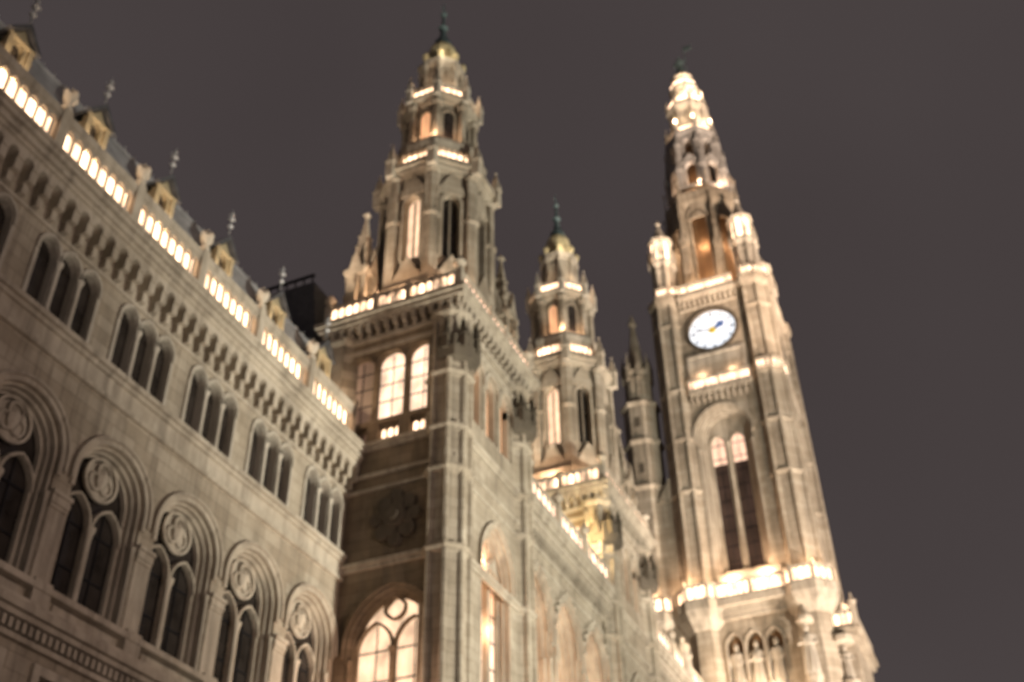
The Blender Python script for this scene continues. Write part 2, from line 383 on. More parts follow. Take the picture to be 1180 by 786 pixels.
# sill cornice under the big windows
tr.box(F, U0, U1, 15.0, 15.19, .002, .34); tr.box(F, U0, U1, 14.42, 14.56, .002, .42); tr.box(F, U0, U1, 14.2, 14.415, .002, .52)
tr.box(F, U0, U1, 14.05, 14.195, .002, .36); tr.box(F, U0, U1, 13.55, 13.7, .002, .2)
dentils(tr, F, U0, U1, 13.75, 14.02, .002, .26, .24, .13)
for c in bays:                                     # parapet panels and pier pedestals
    tr.box(F, c - 1.2, c + 1.2, 14.62, 14.95, .002, .09)
    for s_ in (-1.86, 1.86):
        if s_ < 0 and c != bays[0]: continue
        if c + s_ > U1 - .2: continue
        tr.box(F, c + s_ - .33, c + s_ + .33, 14.565, 15.3, .002, .3)
        tr.box(F, c + s_ - .31, c + s_ + .31, 15.305, 17.5, .002, .05)
        tr.box(F, c + s_ - .32, c + s_ + .32, 17.5, 17.62, .002, .1); tr.box(F, c + s_ - .35, c + s_ + .35, 17.625, 17.86, .002, .14); tr.box(F, c + s_ - .38, c + s_ + .38, 17.865, 18.0, .002, .2)
# string course between the two storeys
tr.box(F, U0, U1, 21.72, 21.86, .002, .16); tr.box(F, U0, U1, 21.865, 22.5, .002, .06); tr.box(F, U0, U1, 22.5, 22.66, .002, .16); tr.box(F, U0, U1, 22.665, 22.84, .002, .27)
# upper band, cornice
tr.box(F, U0, U1, 25.62, 25.74, .002, .1)
corbel_table(tr, F, U0, U1, 25.82, 27.05, .002, .3, .62, .46)
tr.box(F, U0, U1, 27.055, 27.2, .002, .58); tr.box(F, U0, U1, 27.205, 27.32, .002, .7); tr.box(F, U0, U1, 27.325, 27.5, .002, .62); tr.box(F, U0, U1, 27.505, 27.68, .002, .78); tr.box(F, U0, U1, 27.685, 27.82, -.3, .85)
tr.box(F, U0, U1, 28.302, 28.5, -.6, .12)
tr.build('cornice', 'trim', W1)
# windows: one of each, then copies along the wall
big = tracery_window(F, B0, 15.2, 18.98, 1.5, 0, .4, 'trim', 'glass', W1, sub_spring=17.95, orders=2, step=.085, cap=17.9, boss=True)
for k in ks:
    if k: part_copy(big, P * k)
tw = MB()
for d in (-.92, 0, .92):
    tw.ring(F, arc(B0 + d, .365, 22.97, 24.95, .14, 6), arc(B0 + d, .39, 22.97, 24.95, .14, 6), -.3, .012)
    tw.ring(F, arc(B0 + d, .39, 24.75, 24.95, .14, 6), arc(B0 + d, .5, 24.75, 24.95, .14, 6), -.02, .1)
for d in (-.46, .46): shaft(tw, B0 + d, 22.8 - .08, 22.86, 24.78, .075, 8)
for d in (-1.36, 1.36): tw.box(F, B0 + d - .07, B0 + d + .07, 22.85, 24.74, .002, .07)
tw = tw.build('triple_window', 'pale', W1)
pn = MB()
for d in (-.92, 0, .92): pn.prism(F, arc(B0 + d, .38, 22.97, 24.95, .14, 6), -.34, -.281)
pn.build('pane', 'glass', tw)
for k in ks:
    if k: part_copy(tw, P * k)
lw = MB(); lw.plate(F, rect(B0 - 1.1, B0 + 1.1, 8.4, 13.0), [rect(B0 - 1, B0 - .08, 8.5, 11.6)[::-1], rect(B0 + .08, B0 + 1, 8.5, 11.6)[::-1], rect(B0 - 1, B0 - .08, 11.75, 12.9)[::-1], rect(B0 + .08, B0 + 1, 11.75, 12.9)[::-1]], -.5, -.35)
lw.ring(F, [(B0 + 1.1, 8.4), (B0 + 1.1, 13.0), (B0 - 1.1, 13.0), (B0 - 1.1, 8.4)], [(B0 + 1.36, 8.4), (B0 + 1.36, 13.26), (B0 - 1.36, 13.26), (B0 - 1.36, 8.4)], .002, .14)
lw = lw.build('window', 'trim', W1); MB().box(F, B0 - 1.1, B0 + 1.1, 8.4, 13.0, -.6, -.55).build('pane', 'glass', lw)
dw = MB(); dw.ring(F, arc(B0, 1.0, .9, 5.2), arc(B0, 1.22, .9, 5.2), -.5, -.2); dw = dw.build('window', 'trim', W1)
MB().prism(F, arc(B0, 1.1, .9, 5.2), -.5, -.45).build('pane', 'glass', dw)
for k in ks:
    if k: part_copy(lw, P * k); part_copy(dw, P * k)
# pierced parapet with lamps behind it
par = MB(); n0 = 0
for c in bays:
    arcade(par, F, c - 1.66, c + 1.66, 28.62, 29.72, -.06, .06, .415, .16); par.box(F, c - 1.66, c + 1.66, 29.785, 30.12, -.1, .12)
    par.box(F, c + 1.67, c + 2.05 if c + 2.05 < U1 else U1, 28.502, 30.25, -.16, .16)
par.box(F, U0, U1, 28.501, 28.55, -.2, .1)
par.build('parapet', 'trim', W1)
fin = MB(); x = B0 + 1.86
fin.stack((x, 22.8), [(.18, 30.255), (.18, 30.4), (.1, 30.5), (.1, 30.6), (.2, 30.75), (.24, 30.9), (.14, 31.05), (.08, 31.15), (.03, 31.35)], 8)
for k4 in range(4):
    t = k4 * math.pi / 2; fin.stack((x + .2 * math.cos(t), 22.8 + .2 * math.sin(t)), [(.03, 30.75), (.08, 30.88), (.09, 31.0), (.02, 31.15)], 5)
fin = fin.build('finial', 'pale', W1)
lp = MB(); lp.box(F, B0 - 1.6, B0 + 1.6, 28.6, 29.7, -.3, -.2); lp = lp.build('lamp_strip', 'lamp', W1)
for k in ks:
    if k: part_copy(lp, P * k)
    if k and k != 4: part_copy(fin, P * k)
# mansard roof
rf = MB(); n = [(23.35, 28.72), (23.35, 29.6), (25.05, 33.85), (31.2, 34.3), (31.8, 28.72)]
Fx = Frame((0, 0, 0), (0, 1, 0), (1, 0, 0))
rf.prism(Fx, [(y, z) for y, z in n], U0, U1)
rf.build('roof', 'lead', W1)
rr = MB()
for i in range(60):
    x = U0 + .3 + i * (U1 - U0 - .5) / 60; 
    rr.tube([(x, 25.05, 33.85), (x, 25.05, 34.12)], .03, 4)
rr.abox(U0, U1, 25.0, 25.1, 33.83, 33.9); rr.abox(U0, U1, 23.28, 23.42, 29.55, 29.72)
rr.build('roof_cresting', 'lead', W1)
# dormers, one above each bay
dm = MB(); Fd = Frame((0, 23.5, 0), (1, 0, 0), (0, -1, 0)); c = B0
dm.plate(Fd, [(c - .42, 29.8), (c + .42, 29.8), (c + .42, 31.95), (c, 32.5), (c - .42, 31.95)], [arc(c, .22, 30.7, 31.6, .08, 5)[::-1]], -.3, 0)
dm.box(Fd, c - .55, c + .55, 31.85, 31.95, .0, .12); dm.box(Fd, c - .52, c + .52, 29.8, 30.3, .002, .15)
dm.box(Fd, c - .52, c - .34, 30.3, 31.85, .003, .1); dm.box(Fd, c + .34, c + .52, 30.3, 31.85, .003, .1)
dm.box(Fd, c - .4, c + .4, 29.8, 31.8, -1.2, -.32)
dm = dm.build('dormer', 'lamp_yellow', W1)
dr = MB(); dr.prism(Fd, [(c - .7, 31.9), (c - .55, 31.9), (c, 32.55), (c + .55, 31.9), (c + .7, 31.9), (c, 32.8)], -1.8, .22); dr.build('dormer_roof', 'slate', dm)
MB().prism(Fd, arc(c, .21, 30.7, 31.6, .08, 5), -.25, -.2).build('pane', 'glass', dm)
df = MB(); df.tube([(c, 23.45, 32.95), (c, 23.45, 34.3)], [.045, .015], 5)
for zz, rr_ in ((33.35, .12), (33.75, .14), (34.05, .08)): df.stack((c, 23.45), [(.02, zz - .1), (rr_, zz), (.02, zz + .1)], 6)
for s_ in (-1, 1): df.tube([(c, 23.45, 33.7), (c + s_ * .16, 23.45, 33.92), (c + s_ * .22, 23.45, 33.8)], .02, 4)
df.build('finial', 'lead', dm)
for k in ks:
    if k: part_copy(dm, P * k)
for k in range(-1, 5):
    lamp('parapet_lamp', 'POINT', (B0 + P * k, 23.0, 30.3), None, 110, AMBER, .12)

# ================================================================== hall roof behind the nearer tower
HB = empty('hall_block', (55, 32, 0), 'dark steep slate roof and walls rising behind the nearer side tower', 'building')
h = MB(); h.abox(35.6, 74, 25.2, 40, 0, 33); h.build('wall', 'shaded', HB)
h = MB(); h.prism(Frame((0, 0, 0), (0, 1, 0), (1, 0, 0)), [(24.9, 33.0), (40.3, 33.0), (40.0, 33.5), (34, 38.6), (25.8, 38.5), (25.2, 33.6)], 35.5, 74.2); h.build('roof', 'slate', HB)
h = MB()
for i in range(16): h.tube([(35.5, 25.9 + i * .5, 38.5), (35.5, 25.9 + i * .5, 38.95)], .04, 4)
h.abox(35.42, 35.56, 25.8, 34, 38.88, 38.98); h.build('roof_cresting', 'iron', HB)

# ================================================================== side towers
CX, CY = 39.25, 21.1; HX, HY = 3.7, 3.2
T1 = empty('side_tower', (CX, CY, 0), 'nearer side tower beside the long wing, with two big lit windows in its brown flank', 'tower', 'twin side towers of the city hall')
FL = Frame((CX - HX, CY, 0), (0, -1, 0), (-1, 0, 0)); FF = Frame((CX, CY - HY, 0), (1, 0, 0), (0, -1, 0))
UL = (1.55, 0.0, -1.55)
wl = MB()
holes = []
for u in UL: holes += [arc(u, .7, 29.2, 32.1, 0, 8)[::-1], rect(u - .5, u + .5, 28.05, 28.95)[::-1]]
holes.append(arc(.7, 1.8, 14.0, 18.85, .4, 12)[::-1])
wl.plate(FL, rect(-HY, HY, 0, 34.8), holes, -.45, 0)
wl.build('flank_wall', 'shaded', T1)
wf = MB(); holes = []
UF = (-1.5, 0.05, 1.6)
for u in UF: holes += [arc(u, .6, 29.2, 32.1, 0, 8)[::-1]]
holes.append(arc(.35, 1.5, 13.5, 22.9, .7, 12)[::-1])
wf.plate(FF, rect(-HX + .46, HX, 0, 34.8), holes, -.45, 0)
wf.abox(CX + HX - .45, CX + HX, CY - HY + .46, CY + HY - .46, 0, 34.8); wf.abox(CX - HX + .46, CX + HX, CY + HY - .45, CY + HY, 0, 34.8)
wf.build('front_wall', 'stone', T1)
tracery_window(FL, .7, 14.0, 18.85, 1.8, .4, .12, 'shaded', 'room', T1, sub_spring=18.75, orders=2, step=.08, cap=18.4, boss='open')
tracery_window(FF, .35, 13.5, 22.9, 1.5, .7, .3, 'trim', ('room_hot', 'room_arch'), T1, pane_split=21.2, sub_spring=22.6, orders=2, step=.14, cap=22.4)
for i, u in enumerate(UL):
    wn = MB(); wn.ring(FL, arc(u, .64, 29.2, 32.1, 0, 8), arc(u, .71, 29.2, 32.1, 0, 8), -.3, -.04)
    wn.ring(FL, arc(u, .702, 31.9, 32.1, 0, 8), arc(u, .79, 31.9, 32.1, 0, 8), -.02, .08)
    wn = wn.build('window', 'shaded', T1)
    MB().prism(FL, arc(u, .68, 29.2, 32.1, 0, 8), -.29, -.24).build('pane', 'room_hot' if i < 2 else 'lamp_wash', wn)
    b_ = MB()
    for v in (30.2, 31.1, 31.95): b_.box(FL, u - .64, u + .64, v - .025, v + .025, -.23, -.2)
    b_.box(FL, u - .02, u + .02, 29.2, 32.6, -.232, -.205)
    b_.build('glazing_bar', 'iron', wn)
    op = MB(); arcade(op, FL, u - .5, u + .5, 28.12, 28.86, -.28, -.2, .32, .12); op = op.build('light_panel', 'shaded', T1)
    MB().box(FL, u - .5, u + .5, 28.05, 28.95, -.44, -.4).build('lamp_strip', 'lamp' if i < 2 else 'lamp_wash', op)
for u in UF:
    wn = MB(); wn.ring(FF, arc(u, .48, 29.2, 32.1, 0, 8), arc(u, .61, 29.2, 32.1, 0, 8), -.4, -.1)
    wn.ring(FF, arc(u, .602, 31.7, 32.1, 0, 8), arc(u, .75, 31.7, 32.1, 0, 8), -.02, .09); wn = wn.build('window', 'trim', T1)
    MB().prism(FF, arc(u, .55, 29.2, 32.1, 0, 8), -.5, -.46).build('pane', 'room_dim', wn)
# bands and cornices right round the block
def band(mb, z0, z1, d, c=(CX, CY), hx=HX, hy=HY): mb.abox(c[0] - hx - d, c[0] + hx + d, c[1] - hy - d, c[1] + hy + d, z0, z1)
for z0, z1, d in ((22.05, 22.22, .12), (22.225, 22.4, .2), (25.6, 25.75, .1), (26.3, 26.45, .12), (27.6, 27.75, .16), (27.755, 27.95, .26), (33.0, 33.2, .1)): 
    for (x0, x1, y0, y1) in ((CX - HX - d, CX - HX - .002, CY - HY - d, CY + HY), (CX - HX, CX + HX + d, CY - HY - d, CY - HY - .002)):
        bd = MB(); bd.abox(x0, x1, y0, y1, z0, z1); bd.build('string_course', 'trim', T1)
cn = MB()
band(cn, 34.800, 35.020, .7); band(cn, 34.550, 34.795, .56); band(cn, 33.600, 33.800, .16); band(cn, 35.025, 35.100, .5)
for FFx, u0, u1 in ((FL, -HY - .3, HY + .3), (FF, -HX - .3, HX + .3)):
    corbel_table(cn, FFx, u0, u1, 33.820, 34.540, .01, .3, .48, .42)
cn.build('cornice', 'trim', T1)
# carved boss on the flank
bs = MB()
for k4 in range(4):
    t = math.pi / 4 * 1 + k4 * math.pi / 2
    for q in range(3):
        tt = t + (q - 1) * .5; r_ = .75 if q == 1 else .55
        u_, v_ = .7 + r_ * math.cos(tt), 24.1 + r_ * math.sin(tt) * 1.15
        bs.prism(FL, circ(u_, v_, .36 if q == 1 else .27, 10), .0, .16 + .05 * q)
for k4 in range(4):
    t = k4 * math.pi / 2; bs.prism(FL, circ(.7 + .85 * math.cos(t), 24.1 + 1.0 * math.sin(t), .3, 10), .0, .22)
bs.prism(FL, circ(.7, 24.1, .5, 14), .0, .34); bs.prism(FL, circ(.7, 24.1, .24, 10), .3, .46)
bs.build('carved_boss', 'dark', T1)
# octagonal corner shafts
for sx in (-1, 1):
    for sy in (-1, 1):
        x, y = CX + sx * (HX - .5), CY + sy * (HY - .5); a = .82; sh = MB()
        pr = [(a + .1, 0), (a + .1, 12)]
        for z in (13.9, 22.1, 25.65, 27.65, 30.4): pr += [(a, z - .12), (a + .14, z), (a + .2, z + .1), (a + .2, z + .2), (a, z + .36)]
        pr += [(a, 33.6), (a + .15, 33.8), (a + .15, 34.0)]
        sh.stack((x, y), pr, 8)
        if sy < 0:
            for k8 in range(8):                     # reed-like ribs on the arrises
                t = math.pi / 8 + k8 * math.pi / 4; r_ = a / math.cos(math.pi / 8)
                sh.tube([(x + r_ * math.cos(t), y + r_ * math.sin(t), 12.2), (x + r_ * math.cos(t), y + r_ * math.sin(t), 33.3)], .13, 6)
        sh = sh.build('corner_shaft', 'stone', T1)
        if sy < 0:                                   # niche canopy on the shaft
            cp = MB()
            for z in (30.9,):
                cp.stack((x, y - .25), [(.3, z), (.95, z + .35), (1.05, z + .9), (.9, z + 1.0), (.95, z + 1.5), (.5, z + 1.9), (.3, z + 2.6), (.06, z + 3.1)], 8)
                for k8 in range(8):
                    t = k8 * math.pi / 4; pinnacle(cp, x + .98 * math.cos(t), y - .25 + .98 * math.sin(t), z + .75, z + 2.5, .14)
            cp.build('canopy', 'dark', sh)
# lit parapet at the foot of the octagon
pp_ = MB(); d = .36
for FFx, hw in ((face_frame((CX, CY), HX + d, math.pi), HY), (face_frame((CX, CY), HY + d, -math.pi / 2), HX), (face_frame((CX, CY), HX + d, 0), HY), (face_frame((CX, CY), HY + d, math.pi / 2), HX)):
    L_ = hw + d; seg = [(-L_ + .3, -.95), (-.75, .75), (.95, L_ - .3)]
    for a, b in seg: arcade(pp_, FFx, a, b, 35.200, 36.020, -.03, .05, .4, .15)
    for u in (-.85, .85): pp_.box(FFx, u - .1, u + .1, 35.102, 36.200, -.12, .12)
for sx in (-1, 1):
    for sy in (-1, 1):
        x, y = CX + sx * (HX + d - .12), CY + sy * (HY + d - .12); pp_.abox(x - .16, x + .16, y - .16, y + .16, 35.102, 36.200)
        pp_.stack((x, y), [(.2, 36.202), (.12, 36.350), (.3, 36.580), (.22, 36.750), (.05, 37.000)], 8)
pp_.build('parapet', 'trim', T1)
for ang, hd, hw in ((math.pi, HX, HY), (-math.pi / 2, HY, HX), (0, HX, HY)):
    FFx = face_frame((CX, CY), hd + d, ang); L_ = hw + d
    for a, b in ((-L_ + .3, -1.0), (-.7, .7), (1.0, L_ - .3)):
        MB().box(FFx, a, b, 35.150, 35.960, -.16, -.08).build('lamp_strip', 'lamp' if ang == math.pi else 'lamp_soft', T1)
# corner pinnacles
for sx in (-1, 1):
    for sy in (-1, 1):
        if sx < 0 and sy < 0: continue
        pk = MB(); x, y = CX + sx * 2.95, CY + sy * 2.45
        pinnacle(pk, x, y, 35.1, 43.0, .55)
        for ax, ay in ((.45, 0), (-.45, 0), (0, .45), (0, -.45)): pinnacle(pk, x + ax * 1.35, y + ay * 1.35, 35.1, 40.2, .2)
        pk.build('pinnacle', 'stone', T1)
# octagonal belfry
A = 2.55; C = (CX, CY)
oc = MB()
oc.stack(C, [(3.05, 35.1), (3.05, 37.2), (2.75, 38.0), (2.45, 38.6), (2.45, 38.7)], 8)
for k in range(8):
    Fk = face_frame(C, A, k * math.pi / 4); wdt = A * math.tan(math.pi / 8)
    oc.plate(Fk, rect(-wdt + .01, wdt - .01, 38.6, 45.0), [arc(0, .46, 39.25, 42.9, .25, 6)[::-1]], -.35, 0)
    oc.ring(Fk, arc(0, .462, 39.2, 42.9, .25, 6), arc(0, .64, 39.2, 42.9, .25, 6), .002, .1)
    oc.prism(Fk, [(-.85, 43.55), (.85, 43.55), (0, 45.15)], .002, .14)         # gablet over the light
    oc.prism(Fk, [(-1.0, 37.3), (1.0, 37.3), (0, 39.2)], -.2, .35)              # gablet at the foot
    oc.box(Fk, -.035, .035, 39.25, 43.3, -.3, -.18)
for k in range(8):
    t = math.pi / 8 + k * math.pi / 4; r_ = A / math.cos(math.pi / 8)
    x, y = CX + r_ * math.cos(t), CY + r_ * math.sin(t)
    oc.stack((x, y), [(.34, 37.5), (.34, 41.6), (.42, 41.7), (.42, 41.9), (.3, 42.0), (.3, 44.7), (.42, 44.9)], 8)
    for tt in (-.38, .38): oc.stack((x + .3 * math.cos(t + tt * 3), y + .3 * math.sin(t + tt * 3)), [(.12, 37.6), (.1, 44.6)], 6)
oc.stack(C, [(2.4, 44.95), (2.62, 44.96), (2.85, 45.25), (2.85, 45.45), (3.0, 45.5), (3.0, 45.8), (2.6, 45.95), (2.55, 46.2), (2.1, 46.25)], 8)
oc.build('belfry', 'stone', T1)
for k in range(8):
    Fk = face_frame(C, A, k * math.pi / 4)
    if k in (3, 4, 5, 6): MB().box(Fk, -.46, .46, 39.0, 43.7, -.55, -.42).build('belfry_window', {4: 'room', 5: 'glass', 6: 'glass', 3: 'glass'}[k], T1)
cr_ = MB(); cr_.stack(C, [(2.0, 38.5), (2.0, 44.9)], 8); cr_.build('core', 'shaded', T1)
for k in range(8):
    kp = MB()
    t = math.pi / 8 + k * math.pi / 4; r_ = 2.95 / math.cos(math.pi / 8)
    pinnacle(kp, CX + r_ * math.cos(t), CY + r_ * math.sin(t), 45.0, 47.5, .22); kp.build('pinnacle', 'trim', T1)
# upper lit gallery, drum, ring gallery, lantern
ga = MB()
for k in range(8):
    Fk = face_frame(C, 2.42, k * math.pi / 4); hw = 2.42 * math.tan(math.pi / 8)
    arcade(ga, Fk, -hw + .06, hw - .06, 46.3, 47.15, -.09, 0, .31, .11)
ga.stack(C, [(1.9, 47.25), (2.42, 47.26), (2.5, 47.6), (2.45, 47.85), (2.2, 48.1), (1.9, 48.15)], 8)
ga.build('upper_gallery', 'trim', T1)
def ringlamp(a, z0, z1, mat, parent, ks_=range(8), c=C, name='lamp_strip'):
    for k in ks_:
        Fk = face_frame(c, a, k * math.pi / 4); hw = a * math.tan(math.pi / 8) * .9
        MB().box(Fk, -hw, hw, z0, z1, -.08, 0).build(name, mat, parent)
ringlamp(2.15, 46.3, 47.1, 'lamp', T1, (3, 4, 5, 6))
dr_ = MB(); dr_.stack(C, [(1.6, 48.1), (1.6, 51.6)], 8)
for k in range(8):
    t = math.pi / 8 + k * math.pi / 4; r_ = 1.78 / math.cos(math.pi / 8); x, y = CX + r_ * math.cos(t), CY + r_ * math.sin(t)
    dr_.stack((x, y), [(.3, 48.12), (.3, 48.5), (.22, 48.6), (.22, 51.0), (.32, 51.2), (.32, 51.5)], 6)
    Fk = face_frame(C, 1.6, k * math.pi / 4); dr_.ring(Fk, arc(0, .3, 48.5, 50.5, .15, 5), arc(0, .48, 48.5, 50.5, .15, 5), -.02, .12)
dr_.stack(C, [(1.6, 51.45), (1.9, 51.5), (2.15, 51.8), (2.15, 51.95), (1.5, 51.96)], 8)
dr_.build('drum', 'stone', T1)
for k in (3, 4, 5, 6):
    Fk = face_frame(C, 1.6, k * math.pi / 4); MB().prism(Fk, arc(0, .29, 48.5, 50.5, .15, 5), .002, .03).build('drum_window', 'room_dim' if k == 4 else 'glass', T1)
rg = MB()
for k in range(8):
    Fk = face_frame(C, 2.0, k * math.pi / 4); hw = 2.0 * math.tan(math.pi / 8)
    arcade(rg, Fk, -hw + .12, hw - .12, 52.03, 52.75, -.07, 0, .3, .11)
    t = math.pi / 8 + k * math.pi / 4; r_ = 2.08 / math.cos(math.pi / 8)
    pinnacle(rg, CX + r_ * math.cos(t), CY + r_ * math.sin(t), 51.6, 53.9, .17)
rg.build('ring_gallery', 'pale', T1)
ringlamp(1.8, 52.0, 52.7, 'lamp', T1, (2, 3, 4, 5, 6))
ln = MB(); ln.stack(C, [(1.35, 51.97), (1.35, 52.9), (.95, 53.1), (.95, 55.6), (1.2, 55.8), (1.3, 56.1), (1.0, 56.2), (.85, 56.5)], 8)
for k in range(8):
    t = math.pi / 8 + k * math.pi / 4; r_ = 1.2; shaft(ln, CX + r_ * math.cos(t), CY + r_ * math.sin(t), 53.0, 55.7, .12, 6)
    Fk = face_frame(C, .95, k * math.pi / 4); ln.ring(Fk, arc(0, .2, 53.2, 54.9, .1, 5), arc(0, .32, 53.2, 54.9, .1, 5), -.02, .08)
ln.build('lantern', 'pale', T1)
cw = MB()
for k in range(8):
    t = math.pi / 8 + k * math.pi / 4; r_ = 1.25; cw.stack((CX + r_ * math.cos(t), CY + r_ * math.sin(t)), [(.1, 56.0), (.16, 56.3), (.2, 56.6), (.05, 56.95)], 6)
cw.stack(C, [(.85, 56.5), (.95, 56.7), (.75, 56.9), (.6, 57.0), (.85, 57.35), (.9, 57.75), (.8, 58.15), (.5, 58.5), (.3, 58.6)], 10)
cw.build('crown', 'crown', T1)
fl = MB(); fl.stack(C, [(.55, 58.55), (.5, 58.9), (.25, 59.4), (.14, 60.2), (.3, 60.4), (.12, 60.6), (.07, 61.6), (.2, 61.75), (.05, 61.9), (.02, 63.0)], 8)
fl.tube([(CX - .35, CY, 62.3), (CX + .35, CY, 62.3)], .03, 4); fl.build('finial', 'copper', T1)

DT = 18.8
T2 = copy_tree(T1, None, DT); T2['label'] = 'farther and smaller-looking side tower between the nearer side tower and the clock tower'
for dx in (0, DT):
    lamp('gallery_lamp', 'POINT', (CX - 3.35 + dx, CY + .1, 36.3), None, 420, WARM, .15)
    lamp('gallery_lamp', 'POINT', (CX - 3.2 + dx, CY - 2.9, 36.4), None, 150, WARM, .15)
    lamp('gallery_lamp', 'POINT', (CX - .5 + dx, CY - 3.1, 36.3), None, 150, WARM, .15)
    lamp('gallery_lamp', 'POINT', (CX - 2.3 + dx, CY - .8, 48.45), None, 70, WARM, .12)
    lamp('gallery_lamp', 'POINT', (CX - 1.3 + dx, CY - 1.3, 48.5), None, 50, WARM, .12)
    lamp('gallery_lamp', 'POINT', (CX - 1.45 + dx, CY - .75, 53.2), None, 110, AMBER, .12)
    lamp('gallery_lamp', 'POINT', (CX - 1.5 + dx, CY - 1.0, 56.2), None, 38, (1, .82, .58), .1)
    lamp('gallery_lamp', 'POINT', (CX - .3 + dx, CY - 1.6, 53.2), None, 70, AMBER, .12)

# ================================================================== linking wings
W2 = empty('connecting_wing', (48.6, 18.2, 0), 'facade of tall pointed arches between the two side towers, with a sloping-looking lit parapet', 'building', 'wings linking the towers')
F2 = Frame((0, 18.2, 0), (1, 0, 0), (0, -1, 0)); bx = (44.85, 48.6, 52.35); X0, X1 = 43.05, 54.25
wl = MB(); holes = []
for c in bx: holes.append(arc(c, 1.62, 13.5, 23.1, .9, 10)[::-1]); holes.append(arc(c, 1.3, .6, 8.0, 0, 6)[::-1])
wl.plate(F2, rect(X0, X1, 0, 28.3), holes, -.5, 0); wl.box(F2, X0, X1, 0, 28.3, -7, -2.2)
wl.build('wall', 'stone', W2)
tr = MB()
for z0, z1, d in ((12.6, 13.0, .3), (25.75, 25.9, .08), (26.5, 26.7, .12), (27.3, 27.5, .5), (27.505, 27.75, .42), (27.755, 28.0, .62), (28.005, 28.3, .72)): tr.box(F2, X0, X1, z0, z1, .002, d)
corbel_table(tr, F2, X0, X1, 26.72, 27.295, .003, .3, .36, .34)
tr.box(F2, X0, X1, 28.302, 28.5, -.6, .72)
for c in (bx[0] - 1.875, bx[0] + 1.875, bx[1] + 1.875):
    if c - .3 < X0 or c + .3 > X1: continue
    tr.box(F2, c - .1, c + .1, 13.05, 22.0, .002, .12); tr.box(F2, c - .15, c + .15, 22.002, 22.4, .002, .2)
for c in bx:
    for i_, (u_, v_) in enumerate(arc(c, 1.93, 22.0, 23.1, .9, 12)[2:-2:2]): x_, y_, z_ = F2(u_, v_, .1); tr.stack((x_, y_), [(.03, z_ - .12), (.12, z_), (.13, z_ + .06), (.03, z_ + .18)], 6)
tr.build('cornice', 'trim', W2)
for c in bx:
    tracery_window(F2, c, 13.5, 23.1, 1.62, .9, .75, 'trim', ('room_hot', 'room_arch'), W2, pane_split=20.9, sub_spring=22.2, orders=3, step=.11, cap=21.8)
    st = MB()                                        # beaded inner moulding
    for u, v in arc(c, 1.5, 15, 23.1, .9, 14)[1:-1]: x, y, z = F2(u, v, -.05); st.stack((x, y), [(.02, z - .08), (.09, z), (.02, z + .08)], 5)
    st.build('arch_beads', 'trim', W2)
par = MB()
for i in range(3):
    a = X0 + .2 + i * 3.73; arcade(par, F2, a + .2, a + 3.4, 28.62, 29.6, .44, .48, .62, .16); par.box(F2, a - .18, a + .19, 28.502, 29.85, .3, .54)
    px, py, pz = F2(a, 0, .42); par.stack((px, py), [(.2, 29.852), (.12, 30.0), (.28, 30.25), (.2, 30.45), (.04, 30.7)], 8)
par.build('parapet', 'trim', W2)
for i in range(3):
    a = X0 + .2 + i * 3.73; MB().box(F2, a + .3, a + 3.3, 28.6, 29.5, .33, .4).build('lamp_strip', 'lamp_soft', W2)
rf = MB(); rf.prism(Fx, [(18.6, 28.51), (18.6, 29.0), (21.5, 33.0), (25.0, 33.0), (25.0, 28.51)], X0, X1); rf.build('roof', 'slate', W2)
W3 = copy_tree(W2, None, DT); W3['label'] = 'short stretch of arched facade between the farther side tower and the clock tower'
for xx in (39.55, 44.7, 48.45, 52.2, 63.5, 67.3, 71.0):
    lamp('arcade_lamp', 'POINT', (xx - .4, 18.55 if xx > 41 else 18.1, 20.4), None, 95, (1, .52, .28), .1)
    lamp('arcade_lamp', 'POINT', (xx - .5, 18.5 if xx > 41 else 18.1, 23.3), None, 70, (1, .52, .28), .08)
lamp('window_spill_fill', 'POINT', (34.3, 20.4, 15.6), None, 420, (1, .62, .42), .25)  # added lamp that extends the big window's pink spill onto the wing
lamp('hall_lamp', 'POINT', (44.4, 17.2, 30.6), None, 60, AMBER, .15)
lamp('hall_lamp', 'POINT', (48.5, 17.2, 30.6), None, 60, AMBER, .15)
lamp('hall_lamp', 'POINT', (52.6, 18.6, 31.4), None, 900, (1, .72, .36), .15)
lamp('hall_lamp', 'POINT', (63, 17.2, 30.6), None, 90, AMBER, .15)
lamp('hall_lamp', 'POINT', (67, 17.2, 30.6), None, 140, AMBER, .15)
lamp('hall_lamp', 'POINT', (71, 16.4, 30.6), None, 160, AMBER, .15)

# ================================================================== clock tower
KX, KY = 77.65, 13.75; H = 4.4; K = (KX, KY)
TC = empty('clock_tower', (KX, KY, 0), 'tallest tower, with a round white lit clock face and a stepped glowing spire', 'tower')
GL = Frame((KX - H, KY, 0), (0, -1, 0), (-1, 0, 0)); GF = Frame((KX, KY - H, 0), (1, 0, 0), (0, -1, 0))
body = MB()
nich = (-1.7, -.35, 1.0)
holes = [arc(u, .56, 28.6, 31.9, .35, 6)[::-1] for u in nich]
holes.append(arc(-.3, 2.1, 37.3, 48.7, .25, 12)[::-1]); holes.append(circ(0, 58.45, 2.05, 28)[::-1])
body.plate(GL, rect(-H, H, 0, 62.4), holes, -.6, 0)
body.plate(GF, rect(-H + .61, H, 0, 62.4), [arc(0, 2.1, 37.3, 48.7, .25, 12)[::-1], circ(0, 58.45, 2.05, 28)[::-1]], -.6, 0)
body.abox(KX - H + 1.5, KX + H, KY - H + 1.5, KY + H, 0, 62.4)
body.build('shaft', 'stone', TC)
MB().box(GL, -2.6, 2.0, 28.2, 33.2, -1.2, -.61).build('niche_wall', 'orange', TC)
